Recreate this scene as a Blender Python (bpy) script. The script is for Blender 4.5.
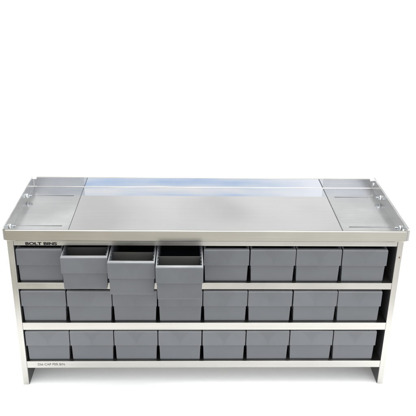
import bpy, bmesh, math
from mathutils import Vector, Matrix

S = bpy.context.scene
for o in list(bpy.data.objects):
    bpy.data.objects.remove(o)

# ------------------------------------------------------------------ camera
cam_d = bpy.data.cameras.new("camera")
cam = bpy.data.objects.new("camera", cam_d)
S.collection.objects.link(cam)
S.camera = cam
CX, CY, CZ = -0.0482, -1.4949, 0.7369
YAW, PITCH, ROLL, F = 0.0325, 0.4236, 0.0182, 677.964
fw = Vector((math.sin(YAW)*math.cos(PITCH), math.cos(YAW)*math.cos(PITCH), -math.sin(PITCH)))
r0 = Vector((math.cos(YAW), -math.sin(YAW), 0))
u0 = r0.cross(fw)
r1 = r0*math.cos(ROLL) + u0*math.sin(ROLL)
u1 = -r0*math.sin(ROLL) + u0*math.cos(ROLL)
M = Matrix((r1, u1, -fw)).transposed().to_4x4()
M.translation = Vector((CX, CY, CZ))
cam.matrix_world = M
cam_d.sensor_width = 36
cam_d.sensor_fit = 'HORIZONTAL'
cam_d.lens = 36*F/416
cam_d.clip_start = 0.05
cam_d.clip_end = 500
S.render.resolution_x = 1024
S.render.resolution_y = 1024

# ------------------------------------------------------------------ world
world = bpy.data.worlds.new("World")
S.world = world
world.use_nodes = True
wt = world.node_tree
wt.nodes.clear()
def wn(t, **k):
    n = wt.nodes.new(t)
    for a, b in k.items(): setattr(n, a, b)
    return n
tc = wn('ShaderNodeTexCoord')
sep = wn('ShaderNodeSeparateXYZ')
wt.links.new(tc.outputs['Generated'], sep.inputs[0])
def wramp(src, stops):
    mr = wn('ShaderNodeMapRange'); mr.inputs[1].default_value = -1; mr.inputs[2].default_value = 1
    wt.links.new(src, mr.inputs[0])
    r = wn('ShaderNodeValToRGB')
    e = r.color_ramp.elements
    while len(e) < len(stops): e.new(0.5)
    for el, (p, c) in zip(e, stops):
        el.position = (p+1)/2; el.color = (*c, 1)
    wt.links.new(mr.outputs[0], r.inputs[0])
    return r
# behind the cabinet: pale overcast grey; in front (behind the viewer): open blue sky
WARM = (0.5, 0.5, 0.5)
back = wramp(sep.outputs['Z'], [(-0.02, WARM), (0.0, (5, 4.95, 4.9)), (0.12, (4.6, 4.55, 4.5)), (0.22, (1.1, 1.1, 1.09)), (0.32, (0.53, 0.53, 0.53)), (0.52, (0.50, 0.50, 0.50)), (0.68, (1.05, 1.05, 1.05)), (0.9, (1.2, 1.2, 1.2))])  # very bright horizon band added to light the floor under the cabinet
front = wramp(sep.outputs['Z'], [(-0.02, WARM), (0.0, (2.4, 2.37, 2.33)), (0.10, (2.2, 2.18, 2.15)), (0.2, (1.0, 0.99, 0.97)), (0.32, (1, 1, 1)), (0.56, (0.9, 0.9, 0.9)), (0.66, (1.05, 1.06, 1.08)), (0.9, (1.2, 1.2, 1.2))])  # weaker horizon band added here too, filling under the cabinet
def wmap(src, a, b):
    n = wn('ShaderNodeMapRange', interpolation_type='SMOOTHSTEP')
    n.inputs[1].default_value = a; n.inputs[2].default_value = b
    wt.links.new(src, n.inputs[0]); return n.outputs[0]
def wmix(fac, A, B, blend='MIX'):
    n = wn('ShaderNodeMix', data_type='RGBA', blend_type=blend)
    for i, v in ((0, fac), (6, A), (7, B)):
        if isinstance(v, (tuple, float, int)): n.inputs[i].default_value = (*v, 1) if isinstance(v, tuple) else v
        else: wt.links.new(v, n.inputs[i])
    return n.outputs[2]
X, Y, Z = sep.outputs['X'], sep.outputs['Y'], sep.outputs['Z']
# front sky: grey cloud to the left, streaky blue gap in the middle, thin bright haze to the right
mp = wn('ShaderNodeMapping'); mp.inputs['Scale'].default_value = (0.35, 0.35, 130)
wt.links.new(tc.outputs['Generated'], mp.inputs[0])
nz = wn('ShaderNodeTexNoise'); nz.inputs['Scale'].default_value = 1.0; nz.inputs['Detail'].default_value = 3
wt.links.new(mp.outputs[0], nz.inputs['Vector'])
blue = wmix(wmap(nz.outputs['Fac'], 0.42, 0.58), (0.50, 0.66, 0.93), (0.92, 0.93, 0.95))
sky = wmix(wmap(X, -0.20, -0.165), (0.70, 0.71, 0.72), blue)
sky = wmix(wmap(X, 0.08, 0.19), sky, (0.98, 1.02, 1.10))
band = wmix(wmap(Z, 0.56, 0.66), sky, (1.0, 1.0, 1.0))
band = wmix(wmap(Z, 0.26, 0.32), (1.0, 1.0, 1.0), band)
frontc = wmix(1.0, front.outputs[0], band, 'MULTIPLY')
mp2 = wn('ShaderNodeMapping'); mp2.inputs['Scale'].default_value = (5.5, 5.5, 9)
wt.links.new(tc.outputs['Generated'], mp2.inputs[0])
nz2 = wn('ShaderNodeTexNoise'); nz2.inputs['Scale'].default_value = 1.0; nz2.inputs['Detail'].default_value = 2
wt.links.new(mp2.outputs[0], nz2.inputs['Vector'])
backc = wmix(1.0, back.outputs[0], wmix(wmap(nz2.outputs['Fac'], 0.35, 0.65), (0.90, 0.90, 0.90), (1.12, 1.12, 1.12)), 'MULTIPLY')
sk = wmix(wmap(Y, -0.25, 0.15), frontc, backc)
# warm concrete-coloured ground beyond the white surface, paler to the right
ground = wmix(wmap(X, -0.45, 0.35), (0.43, 0.405, 0.345), (0.73, 0.725, 0.70))
full = wmix(wmap(Z, -0.02, 0.0), ground, sk)
bg = wn('ShaderNodeBackground'); bg.inputs['Strength'].default_value = 1.7
wt.links.new(full, bg.inputs['Color'])
wo = wn('ShaderNodeOutputWorld')
wt.links.new(bg.outputs[0], wo.inputs[0])

# ------------------------------------------------------------------ lamps
def area(name, loc, target, size, power, col):
    l = bpy.data.lights.new(name, 'AREA'); l.shape = 'RECTANGLE'
    l.size, l.size_y = size; l.energy = power; l.color = col
    o = bpy.data.objects.new(name, l); S.collection.objects.link(o)
    o.location = loc
    o.rotation_euler = (Vector(target)-Vector(loc)).to_track_quat('-Z', 'Y').to_euler()
    return o
area("overhead_fill", (0.3, 0.5, 2.6), (0, 0.15, -0.4), (3.2, 2.2), 140, (1, 0.99, 0.97))  # unseen lamp added to whiten the floor and lift the bin rims
area("front_fill", (0.7, -2.7, -0.12), (0, 0, -0.42), (3.0, 0.6), 6, (1, 0.985, 0.95))  # unseen low lamp added as fill for the dark below the bottom shelf
#area("rear_softbox", (0.0, 3.2, 0.7), (0, 0.3, -0.45), (3.4, 0.8), 30, (1, 1, 1))

S.view_settings.view_transform = 'Standard'
S.view_settings.look = 'None'
S.view_settings.exposure = 0
S.view_settings.gamma = 1

# ------------------------------------------------------------------ materials
def principled(name, col, rough, metal=0.0):
    m = bpy.data.materials.new(name); m.use_nodes = True
    b = m.node_tree.nodes['Principled BSDF']
    b.inputs['Base Color'].default_value = (*col, 1)
    b.inputs['Roughness'].default_value = rough
    b.inputs['Metallic'].default_value = metal
    return m, m.node_tree, b

def brushed(name, col, rough, scale=(4, 300, 300), bump=0.04, var=0.10, rv=0.06, wave=0.0):
    """brushed metal: grain stretched along one axis, faint cloudy variation and small smudges"""
    m, t, b = principled(name, col, rough, 1.0)
    N = t.nodes; L = t.links
    tc = N.new('ShaderNodeTexCoord')
    mp = N.new('ShaderNodeMapping'); mp.inputs['Scale'].default_value = scale
    L.new(tc.outputs['Object'], mp.inputs[0])
    g = N.new('ShaderNodeTexNoise'); g.inputs['Scale'].default_value = 1; g.inputs['Detail'].default_value = 3
    L.new(mp.outputs[0], g.inputs['Vector'])
    c = N.new('ShaderNodeTexNoise'); c.inputs['Scale'].default_value = 9; c.inputs['Detail'].default_value = 5
    L.new(tc.outputs['Object'], c.inputs['Vector'])
    add = N.new('ShaderNodeMath'); add.operation = 'MULTIPLY_ADD'
    L.new(c.outputs['Fac'], add.inputs[0]); add.inputs[1].default_value = 0.6
    L.new(g.outputs['Fac'], add.inputs[2])
    mr = N.new('ShaderNodeMapRange'); mr.inputs[1].default_value = 0.45; mr.inputs[2].default_value = 1.15
    mr.inputs[3].default_value = 1-var; mr.inputs[4].default_value = 1+var*0.5
    L.new(add.outputs[0], mr.inputs[0])
    vm = N.new('ShaderNodeVectorMath'); vm.operation = 'SCALE'; vm.inputs[0].default_value = col
    L.new(mr.outputs[0], vm.inputs['Scale'])
    L.new(vm.outputs[0], b.inputs['Base Color'])
    rr = N.new('ShaderNodeMapRange'); rr.inputs[1].default_value = 0.3; rr.inputs[2].default_value = 0.7
    rr.inputs[3].default_value = rough-rv; rr.inputs[4].default_value = rough+rv
    L.new(c.outputs['Fac'], rr.inputs[0]); L.new(rr.outputs[0], b.inputs['Roughness'])
    bp = N.new('ShaderNodeBump'); bp.inputs['Strength'].default_value = bump; bp.inputs['Distance'].default_value = 0.002
    L.new(g.outputs['Fac'], bp.inputs['Height']); L.new(bp.outputs[0], b.inputs['Normal'])
    if wave:   # the sheet is not perfectly flat: shallow dents a hand's width across
        w = N.new('ShaderNodeTexNoise'); w.inputs['Scale'].default_value = 7; w.inputs['Detail'].default_value = 1
        L.new(tc.outputs['Object'], w.inputs['Vector'])
        b2 = N.new('ShaderNodeBump'); b2.inputs['Strength'].default_value = wave; b2.inputs['Distance'].default_value = 0.0015
        L.new(w.outputs['Fac'], b2.inputs['Height']); L.new(b2.outputs[0], bp.inputs['Normal'])
    return m

m_lip = brushed("lip_steel", (0.46, 0.448, 0.41), 0.17)
m_rail = brushed("rail_aluminium", (0.455, 0.450, 0.428), 0.32)
m_post = brushed("post_aluminium", (0.455, 0.450, 0.428), 0.32, scale=(300, 300, 4))
m_centre = brushed("centre_sheet", (0.695, 0.695, 0.695), 0.035, scale=(3, 260, 260), bump=0.002, var=0.05, rv=0.02, wave=0.12)
m_wing = brushed("wing_sheet", (0.56, 0.565, 0.57), 0.20, bump=0.015, var=0.07, wave=0.25)
m_side = brushed("rim_steel", (0.46, 0.46, 0.46), 0.26, scale=(300, 4, 300), bump=0.02, var=0.06)
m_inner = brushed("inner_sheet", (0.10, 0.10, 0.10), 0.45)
m_pan = brushed("pan_sheet", (0.22, 0.22, 0.22), 0.4)
m_bolt = brushed("zinc_bolt", (0.40, 0.43, 0.45), 0.16, scale=(900, 60, 60), bump=0.1)
m_washer, _, _ = principled("white_nylon", (0.72, 0.73, 0.73), 0.3)
m_black, _, _ = principled("black_ink", (0.004, 0.004, 0.004), 0.9)
m_gap_shade, _, _ = principled("black_gap_shade", (0.012, 0.012, 0.013), 0.8)  # black put in as shade beside the bins
m_grey, _, _ = principled("grey_ink", (0.12, 0.12, 0.115), 0.5)
m_rust, _, _ = principled("rusty_screw", (0.16, 0.08, 0.05), 0.6, 0.6)

def plastic(name, col, rough, fan=False):
    m, t, b = principled(name, col, rough)
    N = t.nodes; L = t.links
    tc = N.new('ShaderNodeTexCoord')
    oi = N.new('ShaderNodeObjectInfo')
    ad = N.new('ShaderNodeVectorMath'); ad.operation = 'MULTIPLY_ADD'
    L.new(oi.outputs['Random'], ad.inputs[0]); ad.inputs[1].default_value = (7, 5, 3)
    L.new(tc.outputs['Object'], ad.inputs[2])
    c = N.new('ShaderNodeTexNoise'); c.inputs['Scale'].default_value = 14; c.inputs['Detail'].default_value = 6
    L.new(ad.outputs[0], c.inputs['Vector'])
    mr = N.new('ShaderNodeMapRange'); mr.inputs[1].default_value = 0.3; mr.inputs[2].default_value = 0.7
    mr.inputs[3].default_value = 0.90; mr.inputs[4].default_value = 1.02
    L.new(c.outputs['Fac'], mr.inputs[0])
    orr = N.new('ShaderNodeMath'); orr.operation = 'MULTIPLY_ADD'   # each bin a touch lighter or darker
    L.new(oi.outputs['Random'], orr.inputs[0]); orr.inputs[1].default_value = 0.09; L.new(mr.outputs[0], orr.inputs[2])
    vm = N.new('ShaderNodeVectorMath'); vm.operation = 'SCALE'; vm.inputs[0].default_value = col
    L.new(orr.outputs[0], vm.inputs['Scale']); L.new(vm.outputs[0], b.inputs['Base Color'])
    rr = N.new('ShaderNodeMapRange'); rr.inputs[1].default_value = 0.3; rr.inputs[2].default_value = 0.7
    rr.inputs[3].default_value = rough-0.06; rr.inputs[4].default_value = rough+0.08
    L.new(c.outputs['Fac'], rr.inputs[0]); L.new(rr.outputs[0], b.inputs['Roughness'])
    if fan:   # the fan-shaped moulding in the middle of the collar has a coarser, matt finish
        def mth(op, a, b=None, c=None):
            n = N.new('ShaderNodeMath'); n.operation = op
            for i, v in enumerate((a, b, c)):
                if v is None: continue
                if isinstance(v, (int, float)): n.inputs[i].default_value = v
                else: L.new(v, n.inputs[i])
            return n.outputs[0]
        sp = N.new('ShaderNodeSeparateXYZ'); L.new(tc.outputs['Object'], sp.inputs[0])
        tt = mth('DIVIDE', mth('SUBTRACT', sp.outputs['Z'], .0497), .0461)
        hw = mth('MULTIPLY_ADD', mth('MULTIPLY', tt, tt), .031, .001)
        df = mth('SUBTRACT', mth('ABSOLUTE', sp.outputs['X']), hw)
        e = N.new('ShaderNodeMapRange'); e.interpolation_type = 'SMOOTHSTEP'
        e.inputs[1].default_value = .0035; e.inputs[2].default_value = -.0045
        L.new(df, e.inputs[0])
        fm = mth('MULTIPLY', mth('MULTIPLY', e.outputs[0], mth('LESS_THAN', sp.outputs['Y'], .0022)),
                 mth('MULTIPLY', mth('GREATER_THAN', tt, 0), mth('LESS_THAN', tt, 0.97)))
        vm2 = N.new('ShaderNodeVectorMath'); vm2.operation = 'SCALE'
        L.new(vm.outputs[0], vm2.inputs[0]); L.new(mth('SUBTRACT', mth('MULTIPLY_ADD', fm, -0.08, 1.03), mth('MULTIPLY', mth('LESS_THAN', sp.outputs['Z'], .0497), .10)), vm2.inputs['Scale'])
        # highlight on the rim edge painted in as a paler colour; body below the collar has a coarser grain
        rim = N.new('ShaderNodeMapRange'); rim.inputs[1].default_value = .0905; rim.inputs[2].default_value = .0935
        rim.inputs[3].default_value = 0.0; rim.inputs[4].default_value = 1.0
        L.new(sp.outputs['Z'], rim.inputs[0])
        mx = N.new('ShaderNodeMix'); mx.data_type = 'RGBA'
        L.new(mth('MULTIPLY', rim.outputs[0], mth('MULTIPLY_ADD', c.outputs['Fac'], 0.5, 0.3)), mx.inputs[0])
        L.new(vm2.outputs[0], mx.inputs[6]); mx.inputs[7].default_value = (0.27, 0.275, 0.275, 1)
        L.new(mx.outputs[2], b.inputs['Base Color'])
        L.new(mth('MULTIPLY_ADD', mth('LESS_THAN', sp.outputs['Z'], .0497), 0.18, mth('MULTIPLY_ADD', fm, 0.12, rr.outputs[0])), b.inputs['Roughness'])
    f = N.new('ShaderNodeTexNoise'); f.inputs['Scale'].default_value = 900; f.inputs['Detail'].default_value = 2
    L.new(tc.outputs['Object'], f.inputs['Vector'])
    bp = N.new('ShaderNodeBump'); bp.inputs['Strength'].default_value = 0.08; bp.inputs['Distance'].default_value = 0.0005
    L.new(f.outputs['Fac'], bp.inputs['Height']); L.new(bp.outputs[0], b.inputs['Normal'])
    return m
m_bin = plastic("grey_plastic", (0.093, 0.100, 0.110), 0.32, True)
m_div = plastic("shaded_plastic", (0.046, 0.045, 0.042), 0.5)  # divider colour darkened to give the shade inside an open bin
m_floor, t, b = principled("white_paper", (0.93, 0.93, 0.925), 0.9)
b.inputs['Specular IOR Level'].default_value = 0.1

# ------------------------------------------------------------------ helpers
def link(name, bm, mat, parent=None, smooth=False):
    bmesh.ops.recalc_face_normals(bm, faces=bm.faces)
    me = bpy.data.meshes.new(name); bm.to_mesh(me); bm.free()
    me.materials.append(mat)
    if smooth:
        for p in me.polygons: p.use_smooth = True
        me.set_sharp_from_angle(angle=math.radians(35))
    o = bpy.data.objects.new(name, me); S.collection.objects.link(o)
    if parent: o.parent = parent
    return o
def box(bm, x0, x1, y0, y1, z0, z1, bev=0.0, seg=2):
    t = bmesh.new()
    bmesh.ops.create_cube(t, size=1)
    bmesh.ops.scale(t, vec=(x1-x0, y1-y0, z1-z0), verts=t.verts)
    bmesh.ops.translate(t, vec=((x0+x1)/2, (y0+y1)/2, (z0+z1)/2), verts=t.verts)
    if bev: bmesh.ops.bevel(t, geom=t.edges[:], offset=bev, segments=seg, affect='EDGES', profile=0.5)
    me = bpy.data.meshes.new("tmp"); t.to_mesh(me); t.free(); bm.from_mesh(me); bpy.data.meshes.remove(me)
def prism(bm, pts, axis, a, b, bev=0.0):
    """2-D polygon extruded along an axis ('x','y','z') from a to b"""
    def P(p, h):
        return {'x': (h, p[0], p[1]), 'y': (p[0], h, p[1]), 'z': (p[0], p[1], h)}[axis]
    t = bmesh.new()
    v0 = [t.verts.new(P(p, a)) for p in pts]; v1 = [t.verts.new(P(p, b)) for p in pts]
    t.faces.new(v0); t.faces.new(v1[::-1])
    n = len(pts)
    for i in range(n): t.faces.new((v0[i], v0[(i+1) % n], v1[(i+1) % n], v1[i]))
    bmesh.ops.recalc_face_normals(t, faces=t.faces)
    if bev: bmesh.ops.bevel(t, geom=t.edges[:], offset=bev, segments=2, affect='EDGES', profile=0.5)
    me = bpy.data.meshes.new("tmp"); t.to_mesh(me); t.free(); bm.from_mesh(me); bpy.data.meshes.remove(me)
def cyl_x(bm, x0, x1, y, z, r, n=20, bev=0.0):
    prism(bm, [(y+r*math.cos(2*math.pi*i/n), z+r*math.sin(2*math.pi*i/n)) for i in range(n)], 'x', x0, x1, bev)

# ------------------------------------------------------------------ setting
ZF = -0.476
bm = bmesh.new()
box(bm, -30, 30, -0.36, 60, ZF-0.02, ZF)
fl = link("floor", bm, m_floor); fl["kind"] = "structure"

# ------------------------------------------------------------------ cabinet
D = 0.3516
PW, PI, YB = 0.4963, 0.4803, 0.011      # body half width, inner half width, body front plane
TF = -0.028                              # tray floor
cab = bpy.data.objects.new("bin_cabinet", None); S.collection.objects.link(cab)
cab.location = (0, 0, 0)
cab["label"] = "long silver metal cabinet with a rimmed tray top and three shelves holding grey bins"
cab["category"] = "cabinet"
root = bpy.data.objects["bin_cabinet"]

for s in (-1, 1):
    bm = bmesh.new()
    xa, xb = sorted((s*PI, s*PW))
    box(bm, xa, xb, YB, D-0.004, ZF, -0.0324, 0.0012)
    o = link("side_panel", bm, m_post, cab)
# rust speck and screws on the right hand post
bm = bmesh.new()
prism(bm, [(0.4895+0.0017*math.cos(a*math.pi/6), -0.078+0.0022*math.sin(a*math.pi/6)) for a in range(12)], 'y', YB-0.0008, YB+0.001)
link("screw", bm, m_rust, cab, True)

# shelves: sheet with a folded front rail
RAILS = [(-0.1535, -0.1722), (-0.2749, -0.2970), (-0.3982, -0.4197)]
for zt, zb in RAILS:
    bm = bmesh.new()
    pts = [(YB, zb+0.0), (YB, zt), (D-0.006, zt-0.0006), (D-0.006, zt-0.003), (YB+0.0022, zt-0.003), (YB+0.0022, zb+0.002), (YB+0.012, zb+0.002), (YB+0.012, zb)]
    prism(bm, pts, 'x', -PI+0.0003, PI-0.0003, 0.0006)
    sh = link("shelf", bm, m_rail, cab)
# top rail just below the tray lip
bm = bmesh.new()
box(bm, -PI+0.0003, PI-0.0003, YB+0.0008, YB+0.012, -0.0469, -0.0324, 0.0008)
link("top_rail", bm, m_rail, cab)
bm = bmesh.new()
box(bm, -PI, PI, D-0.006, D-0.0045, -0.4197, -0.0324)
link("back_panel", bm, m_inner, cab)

# tray ------------------------------------------------------------
bm = bmesh.new()                                   # underlying pan, seen only through seams and slots
box(bm, -0.496, 0.496, 0.0105, D-0.004, TF-0.0042, TF-0.0024)
link("tray_pan", bm, m_pan, cab)
bm = bmesh.new()                                   # front lip with hemmed top and folded bottom
pts = [(0.0, -0.0275), (0.0, -0.0016), (0.0006, -0.0004), (0.0018, 0.0), (0.0052, 0.0), (0.0062, -0.0008), (0.0062, -0.004), (0.0030, -0.0046),
       (0.0030, -0.0255), (0.0100, -0.0255), (0.0100, -0.0289), (0.0012, -0.0289)]
prism(bm, pts, 'x', -0.4935, 0.4935, 0)
link("front_lip", bm, m_lip, cab)
bm = bmesh.new()                                   # back rim, notched at the corners
pts = [(-0.4965, -0.030), (0.4965, -0.030), (0.4965, -0.005), (0.489, -0.005), (0.489, 0.0), (-0.489, 0.0), (-0.489, -0.005), (-0.4965, -0.005)]
def back_piece(x0, x1, mat, yo=0.0):
    bm = bmesh.new()
    n0, n1 = x0 < -0.45, x1 > 0.45
    p = [(x0, -0.030), (x1, -0.030)]
    p += [(x1, -0.005), (x1-0.0075, -0.005), (x1-0.0075, 0.0)] if n1 else [(x1, 0.0)]
    p += [(x0+0.0075, 0.0), (x0+0.0075, -0.005), (x0, -0.005)] if n0 else [(x0, 0.0)]
    prism(bm, p, 'y', D-0.0035+yo, D+yo)
    return link("back_rim", bm, mat, cab)
back_piece(-0.4965, -0.3515, m_wing)
back_piece(-0.3515, 0.3500, m_centre, 0.0004)
back_piece(0.3500, 0.4965, m_wing)
bm = bmesh.new()
box(bm, -0.489, 0.489, D+0.0006, D+0.0045, -0.004, 0.0006, 0.0005)
link("back_hem", bm, m_lip, cab, True)
bm = bmesh.new()                                   # bright bend where the back rim folds out of the sheet
prism(bm, [(D-0.0046, TF+0.0003), (D-0.0037, TF+0.0003), (D-0.0037, TF+0.0010)], 'x', -0.4960, 0.4960)
link("fold", bm, m_lip, cab)
for s in (-1, 1):                                  # side rims, a little taller, rounded at the front corner
    bm = bmesh.new()
    pts = [(0.0072, -0.030), (0.0072, -0.028), (D, -0.030), (D, 0.006), (0.002, 0.006), (0.0, 0.0045), (0.0, -0.0255), (0.004, -0.0289), (0.0072, -0.0289)]
    pts = [(0.0, -0.0255), (0.0035, -0.0289), (D, -0.0289), (D, 0.0045), (D-0.002, 0.006), (0.002, 0.006), (0.0, 0.0045)]
    XO = 0.5 if s < 0 else 0.503
    xa, xb = sorted((s*(XO-0.003 if s < 0 else 0.4970), s*XO))
    prism(bm, pts, 'x', xa, xb, 0.0005)
    sr = link("side_rim", bm, m_side, cab)
    bm = bmesh.new()                               # rounded corner piece joining lip and side rim
    n = 8; R = 0.0063; K = (XO-0.4937)/R
    prof = []
    for i in range(n+1):
        a = i/n*math.pi/2
        prof.append((s*(0.4937+K*R*math.sin(a)), 0.0002+R*(1-math.cos(a))))
    inner = [(s*(0.4937+K*(R-0.002)*math.sin(i/n*math.pi/2)), 0.0022+(R-0.002)*(1-math.cos(i/n*math.pi/2))) for i in range(n, -1, -1)]
    prism(bm, prof+inner, 'z', -0.0268, 0.0046, 0)
    link("corner", bm, m_side, cab, True)
# centre sheet
bm = bmesh.new()
box(bm, -0.3507, 0.3490, 0.0105, D-0.004, TF-0.0015, TF)
link("centre_sheet", bm, m_centre, cab)
# side sheets with two tapered slots each
for s in (-1, 1):
    bm = bmesh.new()
    xi = 0.3524 if s < 0 else 0.3518
    xo = 0.4968
    def P(poly): prism(bm, [(s*x, y) for x, y in poly], 'z', TF-0.0017, TF+0.0002)
    ys = [(0.084, 0.0018), (0.280, 0.0017)]
    ylo = 0.0105
    for yc, h in ys:
        P([(xi, ylo), (xo, ylo), (xo, yc), (0.4780, yc-0.0004), (0.3715, yc-h), (xi, yc-h)])
        P([(xi, yc-h), (0.3715, yc-h), (0.3715, yc+h), (xi, yc+h)])
        ylo = yc
        # upper half of slot edge joins next sheet piece
        P([(xi, yc+h), (0.3715, yc+h), (0.4780, yc+0.0004), (xo, yc), (xo, yc+0.006), (xi, yc+0.006)])
        ylo = yc+0.006
    P([(xi, ylo), (xo, ylo), (xo, D-0.004), (xi, D-0.004)])
    link("side_sheet", bm, m_wing, cab)
# bolts through the side rims
for s in (-1, 1):
    for y in (0.0535, 0.248):
        bm = bmesh.new()
        z = -0.015
        xs = lambda a, b: sorted((s*a, s*b))
        a, b_ = xs(0.4835, 0.4968); cyl_x(bm, a, b_, y, z, 0.0021, 14)
        for k in range(3):
            a, b_ = xs(0.4840+k*0.0016, 0.4812+k*0.0016); cyl_x(bm, a, b_, y, z, 0.0027, 14)
        bo = link("bolt", bm, m_bolt, cab, True)
        bm = bmesh.new(); a, b_ = xs(0.4888, 0.4930)
        cyl_x(bm, a, b_, y, z, 0.0050, 6, 0.0004)
        link("nut", bm, m_bolt, bo)
        bm = bmesh.new(); a, b_ = xs(0.4931, 0.4968)
        cyl_x(bm, a, b_, y, z, 0.0062, 24, 0.0014)
        link("washer", bm, m_washer, bo, True)
for (y, z) in ((0.335, -0.010), (0.030, -0.012)):   # white discs standing in for open holes in the right rim
    bm = bmesh.new(); cyl_x(bm, 0.4955, 0.4969, y, z, 0.0042, 24, 0.0005)
    link("rim_hole_disc", bm, m_washer, cab, True)

for s in (-1, 1):                                  # black sheets added as painted shade on the inner faces between the shelves
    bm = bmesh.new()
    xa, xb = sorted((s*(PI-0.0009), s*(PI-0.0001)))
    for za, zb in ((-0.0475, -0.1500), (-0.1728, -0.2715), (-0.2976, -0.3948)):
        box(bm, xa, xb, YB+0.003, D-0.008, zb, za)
    link("side_shade_sheet", bm, m_gap_shade, cab)
    bm = bmesh.new(); box(bm, xa, xb, YB+0.003, D-0.008, ZF+0.0005, -0.4203)  # dark sheet added to paint the shade inside the leg
    link("leg_shade_sheet", bm, m_inner, cab)
# lettering ---------------------------------------------------------
def text(body, x0, x1, zc, h, y, mat, bold):
    c = bpy.data.curves.new("lettering", 'FONT'); c.body = body; c.size = 1; c.offset = 0; c.extrude = 0.0
    o = bpy.data.objects.new("tmp", c); S.collection.objects.link(o)
    dg = bpy.context.evaluated_depsgraph_get(); dg.update()
    me = bpy.data.meshes.new_from_object(o.evaluated_get(dg))
    bpy.data.objects.remove(o); bpy.data.curves.remove(c)
    xs = [v.co.x for v in me.vertices]; ys = [v.co.y for v in me.vertices]
    sx = (x1-x0)/(max(xs)-min(xs)); sy = h/(max(ys)-min(ys)); mx, my = min(xs), (min(ys)+max(ys))/2
    for v in me.vertices:
        v.co = Vector((x0+(v.co.x-mx)*sx, y, zc+(v.co.y-my)*sy))
    if bold:                                       # heavier strokes: the same glyphs laid side by side
        bm = bmesh.new()
        for k in range(-3, 4):
            me.transform(Matrix.Translation((k*bold, -k*4e-6, 0))); bm.from_mesh(me); me.transform(Matrix.Translation((-k*bold, k*4e-6, 0)))
        for k in (-1, 1):
            me.transform(Matrix.Translation((0, -k*2e-6, k*0.00035))); bm.from_mesh(me); me.transform(Matrix.Translation((0, k*2e-6, -k*0.00035)))
        bm.to_mesh(me); bm.free()
    me.materials.clear(); me.materials.append(mat)
    o = bpy.data.objects.new("lettering", me); S.collection.objects.link(o); o.parent = cab
    return o
text("BOLT BINS", -0.4500, -0.3735, -0.0420, 0.0074, YB+0.0004, m_black, 0.00030)
text("25# CAP PER BIN", -0.4520, -0.3790, -0.4085, 0.0078, YB-0.0005, m_grey, 0.0)

# ------------------------------------------------------------------ bins
BH = 0.0945; ZC = 0.0500; BL = 0.318
def bin_mesh():
    bm = bmesh.new()
    loops = [(.0524, .0078, BL-.004, 0.0), (.0532, .0052, BL-.003, .0022), (.0536, .0040, BL-.003, .0062), (.0551, .0052, BL-.001, ZC-0.0010), (.0552, .0048, BL-.001, ZC-0.0004),
             (.0569, .0002, BL, ZC-0.0004), (.0573, .0, BL, ZC+.0002), (.0575, .0010, BL, BH-.0036), (.0573, .0017, BL, BH-.0016), (.0566, .0030, BL-.0006, BH-.0004), (.0558, .0040, BL-.001, BH),
             (.0545, .0090, BL-.003, BH), (.0538, .0100, BL-.003, BH-.0012), (.0530, .0105, BL-.005, .048), (.0512, .0115, BL-.006, .003)]
    rings = []
    for w, y0, y1, z in loops:
        rings.append([bm.verts.new(p) for p in ((-w, y0, z), (w, y0, z), (w, y1, z), (-w, y1, z))])
    FRONT = 6
    for k in range(len(rings)-1):
        for i in range(4):
            if k == FRONT and i == 0: continue
            bm.faces.new((rings[k][i], rings[k][(i+1) % 4], rings[k+1][(i+1) % 4], rings[k+1][i]))
    bm.faces.new(rings[0]); bm.faces.new(rings[-1])
    # collar front: shallow fan-shaped moulding, wide at the top, meeting at the bottom centre
    z0, z1 = ZC+.0002, BH-.0036
    nx, nz = 96, 28
    grid = []
    for j in range(nz+1):
        t = j/nz; row = []
        w = .0573+.0002*t
        for i in range(nx+1):
            x = -w+2*w*i/nx
            hw = .0010+.031*max(0.0, (t-.04))**2.0
            e = max(0.0, min(1.0, (hw-abs(x))/.006+.5)); e = e*e*(3-2*e)
            d = e*.0005*(1.0-t)*min(1, t/.2)
            if j in (0, nz): d = 0
            row.append(bm.verts.new((x, d+.0010*t, z0+(z1-z0)*t)))
        grid.append(row)
    for j in range(nz):
        for i in range(nx):
            bm.faces.new((grid[j][i], grid[j][i+1], grid[j+1][i+1], grid[j+1][i]))
    # slotted ribs down the inner sides
    for s in (-1, 1):
        y = .020
        while y < BL-.02:
            for dy in (0, .0042):
                a, b_ = sorted((s*.0552, s*.0516))
                box(bm, a, b_, y+dy, y+dy+.0016, .030, BH-.0025)
            y += .0185
    bmesh.ops.remove_doubles(bm, verts=bm.verts, dist=1e-5)
    return bm
def make_bin():
    e = bpy.data.objects.new("storage_bin", None); S.collection.objects.link(e)
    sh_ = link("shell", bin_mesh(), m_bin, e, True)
    wn_ = sh_.modifiers.new("weighted_normal", 'WEIGHTED_NORMAL'); wn_.keep_sharp = True; wn_.weight = 100
    bm = bmesh.new()
    box(bm, -.0512, .0512, .060, .0622, .004, BH-.004, .0004)
    link("divider", bm, m_div, e, True)
    return e
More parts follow.
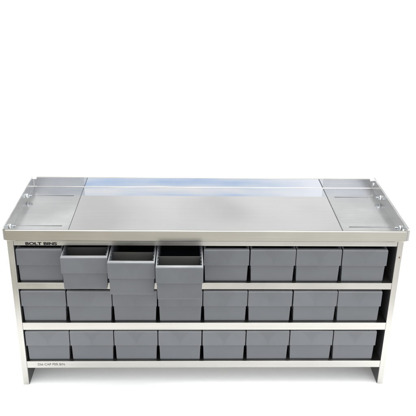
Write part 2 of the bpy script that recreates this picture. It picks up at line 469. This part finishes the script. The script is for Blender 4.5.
def copy_tree(o):
    c = o.copy(); S.collection.objects.link(c)
    for ch in o.children:
        k = ch.copy(); S.collection.objects.link(k); k.parent = c
    return c
PITCH_X = 0.1175
X0 = -0.4785+PITCH_X/2
PULL = {1: 0.041, 2: 0.067, 3: 0.089}
ordn = ['first', 'second', 'third', 'fourth', 'fifth', 'sixth', 'seventh', 'last']
proto = make_bin(); first = True
rows = [('top', RAILS[0][0]), ('middle', RAILS[1][0]), ('bottom', RAILS[2][0])]
import random
random.seed(4)
for r, (rn, z) in enumerate(rows):
    for c in range(8):
        b_ = proto if first else copy_tree(proto); first = False
        pull = PULL.get(c, 0) if r == 0 else random.uniform(-.0006, .0014)
        b_.location = (X0+c*PITCH_X+random.uniform(-.0006, .0006), .0130-pull, z+.0004)
        b_.rotation_euler = (0, 0, random.uniform(-.003, .003) if pull < .01 else {1: .008, 2: -.006, 3: .004}[c])
        if r == 0 and c in PULL:
            lab = {1: "grey plastic bin in the top row pulled out the least of the three open ones",
                   2: "grey plastic bin in the top row pulled out halfway, between two other open bins",
                   3: "grey plastic bin in the top row pulled out farthest, with its divider showing"}[c]
        elif r == 0 and c == 0:
            lab = "closed grey plastic bin right below the words BOLT BINS, leftmost of the top row"
        elif r == 2 and c == 0:
            lab = "closed grey plastic bin above the small capacity lettering, leftmost of the bottom row"
        elif r == 0 and c == 4:
            lab = "closed grey plastic bin directly right of the farthest pulled bin in the top row"
        elif c == 7:
            lab = "closed grey plastic bin beside the right post, rightmost of the %s row" % rn
        elif c == 0:
            lab = "closed grey plastic bin beside the left post, leftmost of the %s row" % rn
        elif r == 1 and c in PULL:
            lab = {1: "closed grey plastic bin in the middle row directly under the least pulled bin",
                   2: "closed grey plastic bin in the middle row directly under the halfway pulled bin",
                   3: "closed grey plastic bin in the middle row directly under the farthest pulled bin"}[c]
        else:
            lab = "closed grey plastic bin, %s from the left in the %s row" % (ordn[c], rn)
        b_["label"] = lab
        b_["category"] = "storage bin"
        b_["group"] = "grey bins on the cabinet shelves"
